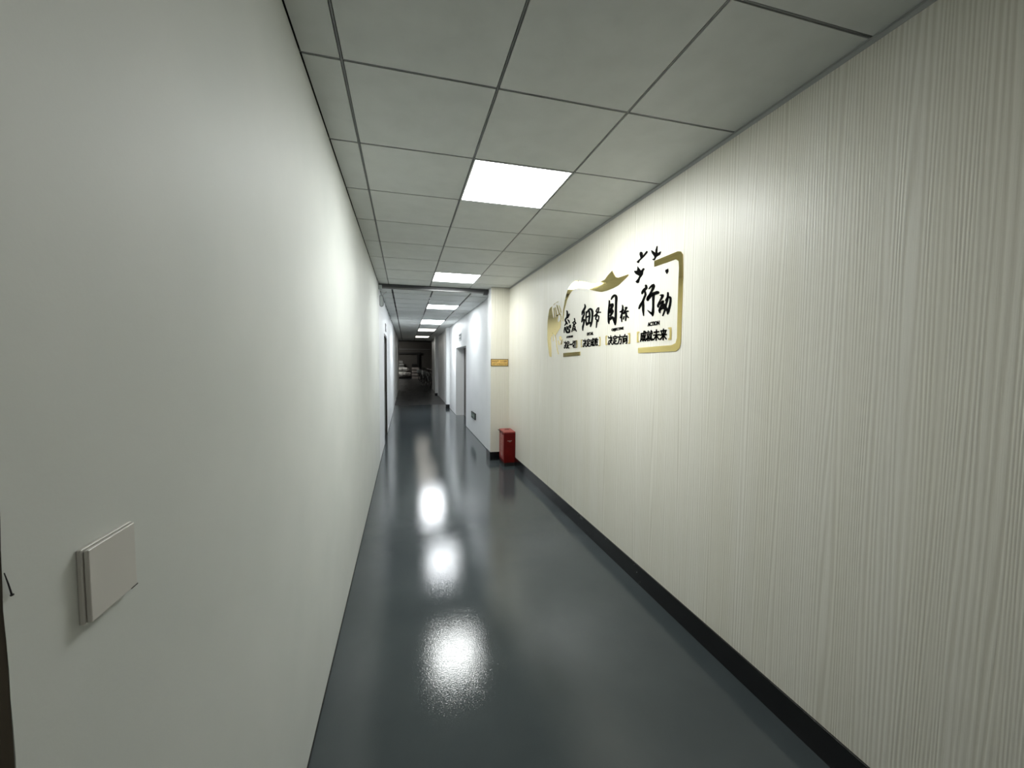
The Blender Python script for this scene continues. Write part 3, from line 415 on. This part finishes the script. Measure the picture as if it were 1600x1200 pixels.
for i, (ch, ya, yb, za, zb) in enumerate(D['TX']):
    o = place_glyph(ch, 'printed_character', (XR-0.0008, ya/10000, za/10000), (0, -1, 0), (0, 0, 1), (ya-yb)/10000*0.97, (zb-za)/10000, 0.0035, mBlackAcr, None, 0.0010 if ch in '就败' else 0.0018)
    tag(o, '%s printed black character %s in the %s bracketed phrase of the slogan' % (ps[i % 4], ch, ph[i//4]), 'wall lettering', 'printed characters of the wall slogan')
for wd, ya, yb, za, zb in D['WD']:
    o = place_glyph(wd, 'english_word', (XR-0.0008, ya/10000, za/10000), (0, -1, 0), (0, 0, 1), (ya-yb)/10000, (zb-za)/10000*0.9, 0.003, mBlackAcr, None, 0.0012)
    tag(o, 'tiny black English word %s under a brush-style character of the slogan' % wd, 'wall lettering', 'English words of the wall slogan')
for k, lb in (('bird_y', 'black bird cut-out at upper left of the flock, body like a letter Y'), ('bird_up', 'black bird cut-out touching the upper end of the gold frame, wings raised'),
              ('bird_low', 'largest black bird cut-out, lowest of the flock, above the slogan')):
    tag(plate('bird_cutout', D[k], mBlackAcr), lb, 'wall decoration', 'black bird cut-outs above the slogan')
tag(plate('leaf_cutout', D['leaf_black'], mBlackAcr), 'tiny black leaf-shaped cut-out inside the upper right corner of the gold frame', 'wall decoration')
tag(plate('gold_ribbon', D['ribbon'], mGold), 'mirror gold ribbon with a forked tail waving over the slogan', 'wall decoration')
tag(plate('gold_border', D['frame'], mGold), 'mirror gold frame bracket with rounded corners around the right end of the slogan', 'wall decoration')
tag(plate('gold_hand', D['hand'], mGold, 0.0028), 'mirror gold raised hand emblem at the left end of the slogan', 'wall decoration')
tag(plate('gold_leaf', D['leaf_gold'], mGold), 'small gold three-petal leaf right of the gold hand', 'wall decoration')
tag(plate('gold_bar', D['bar'], mGold), 'short gold bar under the leftmost phrase of the slogan', 'wall decoration')
BL = {'1r': 'gold closing bracket after the leftmost phrase', '2l': 'gold opening bracket of the second phrase', '2r': 'gold closing bracket of the second phrase',
      '3l': 'gold opening bracket of the third phrase', '3r': 'gold closing bracket of the third phrase', '4l': 'gold opening bracket of the rightmost phrase', '4r': 'gold closing bracket after the rightmost phrase'}
for k, q in D['BR'].items(): tag(plate('gold_bracket', q, mGold), BL[k] + ' of the slogan' if 'after' in BL[k] else BL[k] + ' in the slogan', 'wall decoration', 'gold brackets of the wall slogan')

# ---------------------------------------------------------------- light switch on the left wall
t = thing('light_switch', 'square off-white light switch low on the left wall near its end', 'light switch', (XL, 0.608, 1.273))
obj('base_plate', B(0, 0.0052, -0.0445, 0.0445, -0.0445, 0.0445), mPlastic, t, 0.0012)
bm = bmesh.new()
prism(bm, [(0.0062, -0.043, -0.043), (0.0118, -0.043, -0.043), (0.0098, 0.043, -0.043), (0.0062, 0.043, -0.043)],
      [(0.0062, -0.043, 0.043), (0.0112, -0.043, 0.043), (0.0092, 0.043, 0.043), (0.0062, 0.043, 0.043)])
r_ = obj('rocker', bm, mPlastic, t, 0.0012)
obj('spacer', B(0.0052, 0.0062, -0.040, 0.040, -0.040, 0.040), mBlackGap, t)
obj('finger_notch', B(0.0062, 0.0100, 0.030, 0.0436, -0.0434, -0.0420), mBlackGap, r_)
# bent nail at the ragged wall edge
t = thing('nail', 'small dark bent nail sticking out of the left wall edge', 'nail', (XL, 0.484, 1.312))
obj('shank', tube(bmesh.new(), [(0.0012, -0.006, 0.024), (0.0018, -0.0035, 0.012), (0.0020, -0.001, 0.0)], [0.0004, 0.0006, 0.0007], 8), mBlack, t)
obj('head', tube(bmesh.new(), [(0.0020, -0.001, 0.0004), (0.0022, -0.0008, -0.0008)], 0.0014, 10), mBlack, t)

# ---------------------------------------------------------------- fire equipment box in the pillar corner
t = thing('fire_extinguisher_box', 'red metal fire extinguisher box standing in the corner of the cream pillar', 'fire box', (1.480, 5.84, 0))
hx, hy, h_ = 0.084, 0.155, 0.485
bm = B(-hx, hx, -hy, hy, 0.05, h_); obj('cabinet', bm, mRed, t, 0.004)
obj('plinth', B(-hx+0.004, hx-0.004, -hy+0.004, hy-0.004, 0.0, 0.05), mBlack, t)
bm = bmesh.new()
prism(bm, [(-hx-0.004, -hy-0.004, h_+0.004), (hx+0.002, -hy-0.004, h_+0.004), (hx+0.002, hy, h_+0.004), (-hx-0.004, hy, h_+0.004)],
      [(-hx-0.004, -hy-0.004, h_+0.020), (hx+0.002, -hy-0.004, h_+0.020), (hx+0.002, hy, h_+0.026), (-hx-0.004, hy, h_+0.026)])
lid = obj('lid', bm, mRedLid, t, 0.003)
bm = bmesh.new(); prism(bm, [(-hx-0.004, 0.02, h_+0.006), (-hx-0.028, 0.08, h_+0.010), (-hx-0.028, hy, h_+0.012), (-hx-0.004, hy, h_+0.006)],
      [(-hx-0.004, 0.02, h_+0.010), (-hx-0.028, 0.08, h_+0.014), (-hx-0.028, hy, h_+0.016), (-hx-0.004, hy, h_+0.010)])
obj('lid_lip', bm, mBlack, lid)
obj('lid_handle', tube(bmesh.new(), [(-0.03, 0.02, h_+0.020), (-0.03, 0.02, h_+0.032), (0.03, 0.02, h_+0.032), (0.03, 0.02, h_+0.020)], 0.004, 8), mBlack, lid)
bm = bmesh.new(); box(bm, -hx-0.003, -hx-0.001, -hy+0.02, hy-0.02, 0.09, h_-0.03); door_ = obj('side_door', bm, mRedLid, t)
for k, ch in enumerate('灭火器箱'):
    place_glyph(ch, 'stencil_character', (-hx-0.003, 0.045, 0.395-0.092*k), (0, -1, 0), (0, 0, 1), 0.10, 0.078, 0.0006, mWhiteMark, door_)
bm = bmesh.new(); box(bm, -0.035, 0.035, -hy-0.0012, -hy-0.0001, 0.372, 0.378); box(bm, -0.012, 0.018, -hy-0.0012, -hy-0.0001, 0.358, 0.363); obj('scratch', bm, mWhiteMark, t)
obj('hinge_edge', B(hx, hx+0.003, -hy, hy, 0.05, h_), mBlack, t)

# ---------------------------------------------------------------- signs
t = thing('pillar_sign', 'small golden rectangular sign on the cream pillar front', 'sign', (1.416, YB, 1.516))
obj('plate', B(-0.139, 0.139, -0.006, 0, -0.056, 0.056), mSignEdge, t, 0.003)
obj('face', B(-0.128, 0.128, -0.0072, -0.006, -0.045, 0.045), mSignGold, t)
for k, ch in enumerate('安全生产'): place_glyph(ch, 'sign_character', (-0.118+0.026*k, -0.0072, 0.004), (1, 0, 0), (0, 0, 1), 0.022, 0.030, 0.0005, mGlyphRed, t, 0.0006)
for k, ch in enumerate('人人有责'): place_glyph(ch, 'sign_character', (0.012+0.026*k, -0.0072, 0.004), (1, 0, 0), (0, 0, 1), 0.022, 0.030, 0.0005, mGlyphRed, t, 0.0006)
place_glyph('SAFETY IN PRODUCTION', 'sign_lettering', (-0.118, -0.0072, -0.033), (1, 0, 0), (0, 0, 1), 0.236, 0.020, 0.0005, mGlyphGrn, t, 0.0004)
# plate above the right doorway
t = thing('door_sign', 'white room plate with grey symbols on the wall above the right-hand doorway', 'sign', (SX(XW, 10.5), 10.53, 2.145))
obj('plate', B(-0.012, 0, -0.21, 0.21, -0.09, 0.09), mGrey, t, 0.003)
bm = B(-0.0135, -0.012, -0.17, 0.17, 0.035, 0.075); box(bm, -0.0135, -0.012, -0.17, 0.10, -0.045, -0.01); obj('symbol', bm, mSteel, t)
t = thing('door_sign', 'narrow dark room plate on the left wall above the dark doorway', 'sign', (SX(XL, 8.3), 8.32, 2.17))
obj('plate', B(0, 0.012, -0.14, 0.14, -0.075, 0.075), mSteel, t, 0.003); obj('symbol', B(0.012, 0.0135, -0.09, 0.09, -0.03, 0.03), mGrey, t)
# low exit sign
t = thing('exit_sign', 'small dark green exit sign low on the right wall before the doorway', 'exit sign', (SX(XW, 8.28), 8.28, 0.41))
obj('housing', B(-0.022, 0, -0.24, 0.24, -0.065, 0.065), mBlack, t, 0.003)
obj('face', B(-0.0235, -0.022, -0.225, 0.225, -0.052, 0.052), mGreen, t)
bm = bmesh.new(); a = [(0.16, 0.0), (0.09, 0.032), (0.09, 0.011), (-0.03, 0.011), (-0.03, -0.011), (0.09, -0.011), (0.09, -0.032)]
prism(bm, [(-0.0235, y, z) for y, z in a], [(-0.0250, y, z) for y, z in a]); box(bm, -0.0250, -0.0235, -0.17, -0.08, -0.028, 0.028); obj('arrow', bm, mGreenLt, t)

# ---------------------------------------------------------------- the dark room at the end
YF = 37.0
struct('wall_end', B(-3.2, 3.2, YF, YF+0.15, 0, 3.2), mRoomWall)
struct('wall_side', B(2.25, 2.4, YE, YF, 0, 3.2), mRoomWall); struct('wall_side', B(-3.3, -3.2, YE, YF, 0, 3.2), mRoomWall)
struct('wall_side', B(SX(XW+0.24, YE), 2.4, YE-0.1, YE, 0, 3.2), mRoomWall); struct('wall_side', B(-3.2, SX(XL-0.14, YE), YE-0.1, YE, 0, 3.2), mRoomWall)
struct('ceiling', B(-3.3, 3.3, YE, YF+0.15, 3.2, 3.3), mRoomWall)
struct('trim_5', B(-3.0, 2.2, YF-0.04, YF, 2.50, 2.56), mGrid)
t = thing('gate_frame', 'dark steel gate frame against the far wall of the unlit room', 'gate frame', (0.3, YF-0.12, 0))
obj('lintel', B(-2.0, 1.03, -0.06, 0.06, 2.10, 2.24), mBlack, t); obj('post', B(0.76, 0.95, -0.06, 0.06, 0, 2.10), mBlack, t); obj('bolt_box', B(0.74, 1.10, -0.09, -0.061, 2.06, 2.26), mBlack, t)
mCard = noisy(node_mat('dusty_cardboard', (0.30, 0.27, 0.25), 0.8), (0.40, 0.36, 0.34), (0.52, 0.48, 0.45), nscale=4)
lv = ('bottom', 'second from the bottom', 'third from the bottom', 'top')
for k in range(4):
    t = thing('carton', 'grey flat carton, %s of the stack in the dark end room' % lv[k], 'box', (0.92+0.02*(-1)**k, 35.6, 0.255*k), 0.03*(-1)**k, 'cartons stacked in the end room')
    obj('body', B(-0.32, 0.32, -0.25, 0.25, 0.0, 0.20), mCard, t, 0.008); obj('lid', B(-0.33, 0.33, -0.26, 0.26, 0.20, 0.253), mBlack, t, 0.006)
t = thing('tool_case', 'black case on top of the carton stack in the dark end room', 'case', (0.86, 35.6, 1.018))
obj('body', B(-0.26, 0.22, -0.18, 0.18, 0, 0.22), mBlack, t, 0.03); obj('handle', tube(bmesh.new(), [(-0.1, 0, 0.215), (-0.1, 0, 0.26), (0.08, 0, 0.26), (0.08, 0, 0.215)], 0.012, 8), mSteel, t)
mWrap = noisy(node_mat('crumpled_white_wrap', (0.6, 0.6, 0.58), 0.35), (0.30, 0.30, 0.29), (0.80, 0.80, 0.78), nscale=5, bump=0.8, bdist=0.05, bscale=5)
def lump(name, rx, ry, rz, mat, parent, loc, seed):
    bm = bmesh.new(); bmesh.ops.create_icosphere(bm, subdivisions=3, radius=1)
    rnd = random.Random(seed); ph_ = [rnd.uniform(0, 6) for _ in range(6)]
    for v in bm.verts:
        c = v.co.copy(); s = 1+0.10*math.sin(5*c.x+ph_[0])*math.cos(4*c.y+ph_[1])+0.07*math.sin(9*c.z+ph_[2]+3*c.x)
        v.co = Vector((math.copysign(abs(c.x)**0.6, c.x)*rx, math.copysign(abs(c.y)**0.6, c.y)*ry, math.copysign(abs(c.z)**0.7, c.z)*rz))*s
    return obj(name, bm, mat, parent, 0, True, loc)
t = thing('pallet', 'low dark pallet under the white wrapped bundles in the end room', 'pallet', (-0.05, 35.8, 0))
obj('deck', B(-0.62, 0.62, -0.45, 0.45, 0.09, 0.12), mBlack, t)
for y in (-0.38, 0, 0.38): obj('bearer', B(-0.6, 0.6, y-0.05, y+0.05, 0, 0.09), mBlack, t)
t = thing('wrapped_bundle', 'lower crumpled white plastic bundle on the pallet in the end room', 'bundle', (-0.05, 35.8, 0.16), 0, 'white bundles in the end room')
lump('body', 0.55, 0.33, 0.20, mWrap, t, (0, 0, 0.21), 3); obj('strap', tube(bmesh.new(), [(0.15+0.0*math.cos(a), 0.35*math.cos(a), 0.21+0.215*math.sin(a)) for a in [2*math.pi*k/16 for k in range(16)]], 0.014, 6, True), mBlack, t)
t = thing('wrapped_bundle', 'upper crumpled white plastic bundle lying on the lower one in the end room', 'bundle', (-0.12, 35.8, 0.62), 0.04, 'white bundles in the end room')
lump('body', 0.50, 0.30, 0.15, mWrap, t, (0, 0, 0.15), 5); obj('strap', tube(bmesh.new(), [(-0.1, 0.32*math.cos(a), 0.15+0.165*math.sin(a)) for a in [2*math.pi*k/16 for k in range(16)]], 0.014, 6, True), mBlack, t)
t = thing('leaning_board', 'grey slatted board leaning behind the white bundles in the end room', 'board', (-0.30, 36.35, 0.0), 0)
bm = bmesh.new(); prism(bm, [(-0.42, -0.1, 0), (0.50, -0.1, 0), (0.50, -0.04, 0), (-0.42, -0.04, 0)], [(-0.34, 0.14, 1.52), (0.12, 0.14, 1.52), (0.12, 0.20, 1.52), (-0.34, 0.20, 1.52)])
obj('panel', bm, noisy(node_mat('mottled_grey_board', (0.3, 0.3, 0.3), 0.6), (0.10, 0.10, 0.10), (0.32, 0.32, 0.31), nscale=7), t)
for k in range(3): obj('batten', B(-0.36+0.02*k, 0.34-0.09*k, -0.10+0.04*k, -0.03+0.04*k, 0.93+0.22*k, 0.955+0.22*k), mGrey, t)
# added fill lamps of the end room, out of view left behind the wall
t = thing('fill_lamp', 'added unseen fill lamp on the ceiling of the dark end room, left of the white bundles', 'ceiling light', (-1.9, 34.2, 3.2))
obj('housing', B(-0.6, 0.6, -0.05, 0.05, -0.05, 0), mFrame, t); obj('tube', B(-0.56, 0.56, -0.02, 0.02, -0.07, -0.05), emit('fill_tube', (1, 0.97, 0.9), 110.0), t)

t = thing('fill_lamp', 'added unseen fill lamp on the end room ceiling, nearer one, hidden left of the opening', 'ceiling light', (-1.9, 26.5, 3.2))  # second unseen lamp, added to light the bicycles from the left
obj('housing', B(-0.05, 0.05, -0.6, 0.6, -0.05, 0), mFrame, t); obj('tube', B(-0.02, 0.02, -0.56, 0.56, -0.07, -0.05), emit('fill_tube_near', (1, 0.97, 0.9), 25.0), t)

# bicycles parked along the right side of the end room
def wheel(parent, x):
    r = 0.31
    tr = obj('tyre', tube(bmesh.new(), [(x+r*math.cos(a), 0, r+0.02+r*math.sin(a)) for a in [2*math.pi*k/36 for k in range(36)]], 0.022, 8, True), mBlack, parent)
    bm = bmesh.new(); tube(bm, [(x+(r-0.025)*math.cos(a), 0, r+0.02+(r-0.025)*math.sin(a)) for a in [2*math.pi*k/36 for k in range(36)]], 0.010, 6, True)
    for k in range(14):
        a = 2*math.pi*k/14; tube(bm, [(x, 0.02*(-1)**k, r+0.02), (x+(r-0.03)*math.cos(a), 0, r+0.02+(r-0.03)*math.sin(a))], 0.0022, 4)
    tube(bm, [(x, -0.05, r+0.02), (x, 0.05, r+0.02)], 0.022, 8)
    obj('rim', bm, mChrome, tr)
def bicycle(label, loc, rz, fmat):
    t = thing('bicycle', label, 'bicycle', loc, rz, 'bicycles parked in the end room')
    wheel(t, -0.52); wheel(t, 0.52)
    bm = bmesh.new(); zc = 0.33
    bb = (-0.08, 0, 0.30); st = (-0.22, 0, 0.78); hd = (0.33, 0, 0.82); hb = (0.36, 0, 0.70)
    for a, b in ((bb, st), (st, hd), (bb, hb), (hb, hd)): tube(bm, [a, b], 0.018, 8)
    for s in (-1, 1):
        tube(bm, [(bb[0], 0.02*s, bb[2]), (-0.52, 0.05*s, zc)], 0.010, 6); tube(bm, [(st[0], 0.02*s, st[2]-0.05), (-0.52, 0.05*s, zc)], 0.009, 6)
    obj('frame', bm, fmat, t)
    bm = bmesh.new()
    for s in (-1, 1): tube(bm, [(0.36, 0.03*s, 0.70), (0.42, 0.05*s, 0.60), (0.52, 0.05*s, zc)], 0.011, 6)
    obj('fork', bm, mChrome, t)
    bm = bmesh.new(); tube(bm, [hd, (0.31, 0, 0.96)], 0.014, 8); tube(bm, [(0.16, -0.28, 0.98), (0.29, -0.20, 1.0), (0.33, 0, 0.97), (0.29, 0.20, 1.0), (0.16, 0.28, 0.98)], 0.012, 8); obj('handlebar', bm, mChrome, t)
    bm = bmesh.new(); prism(bm, [(-0.36, -0.10, 0.90), (-0.12, -0.025, 0.91), (-0.12, 0.025, 0.91), (-0.36, 0.10, 0.90)], [(-0.36, -0.11, 0.95), (-0.10, -0.02, 0.94), (-0.10, 0.02, 0.94), (-0.36, 0.11, 0.95)])
    s_ = obj('saddle', bm, mBlack, t, 0.015); obj('seat_post', tube(bmesh.new(), [st, (-0.25, 0, 0.91)], 0.013, 8), mChrome, s_)
    r = 0.355
    for x, a0, a1 in ((-0.52, 0.9, 3.0), (0.52, 0.5, 2.2)):
        bm = bmesh.new(); pr_ = [(x+r*math.cos(a0+(a1-a0)*k/10), r*math.sin(a0+(a1-a0)*k/10)+0.33) for k in range(11)]
        for (xa, za), (xb, zb) in zip(pr_[:-1], pr_[1:]):
            prism(bm, [(xa, -0.03, za), (xb, -0.03, zb), (xb, 0.03, zb), (xa, 0.03, za)], [(xa, -0.03, za+0.006), (xb, -0.03, zb+0.006), (xb, 0.03, zb+0.006), (xa, 0.03, za+0.006)])
        obj('mudguard', bm, mGrey, t)
    bm = bmesh.new(); tube(bm, [(-0.08, -0.08, 0.30), (-0.08, 0.08, 0.30)], 0.012, 8); tube(bm, [(-0.08, -0.08, 0.30), (0.04, -0.09, 0.18)], 0.010, 6); tube(bm, [(-0.08, 0.08, 0.30), (-0.20, 0.09, 0.42)], 0.010, 6)
    box(bm, -0.01, 0.09, -0.17, -0.09, 0.17, 0.19); box(bm, -0.25, -0.15, 0.09, 0.17, 0.41, 0.43); obj('crank', bm, mSteel, t)
    tube_b = bmesh.new(); tube(tube_b, [(-0.46, 0.04, 0.33), (-0.50, 0.17, 0.02)], 0.008, 6); obj('kickstand', tube_b, mSteel, t)
    bm = bmesh.new(); box(bm, 0.56, 0.86, -0.15, 0.15, 0.66, 0.88); obj('basket', bm, mGrey, t, 0.01) if fmat is mGrey else bm.free()
    return t
for lb, loc, rz, fm in (('nearest bicycle in the dark end room, its wheel beside the corridor corner', (1.50, 23.6, 0), 1.72, mSteel),
                        ('second bicycle in the dark end room, with a pale front basket', (1.38, 25.3, 0), 1.80, mGrey),
                        ('third bicycle in the dark end room, pale saddle area behind the basket', (1.32, 27.2, 0), 1.86, mSteel),
                        ('fourth bicycle in the dark end room, before the farthest one', (1.26, 29.3, 0), 1.90, mGrey),
                        ('farthest bicycle in the dark end room, nearest the cartons', (1.30, 31.6, 0), 1.95, mSteel)):
    bicycle(lb, loc, rz, fm)
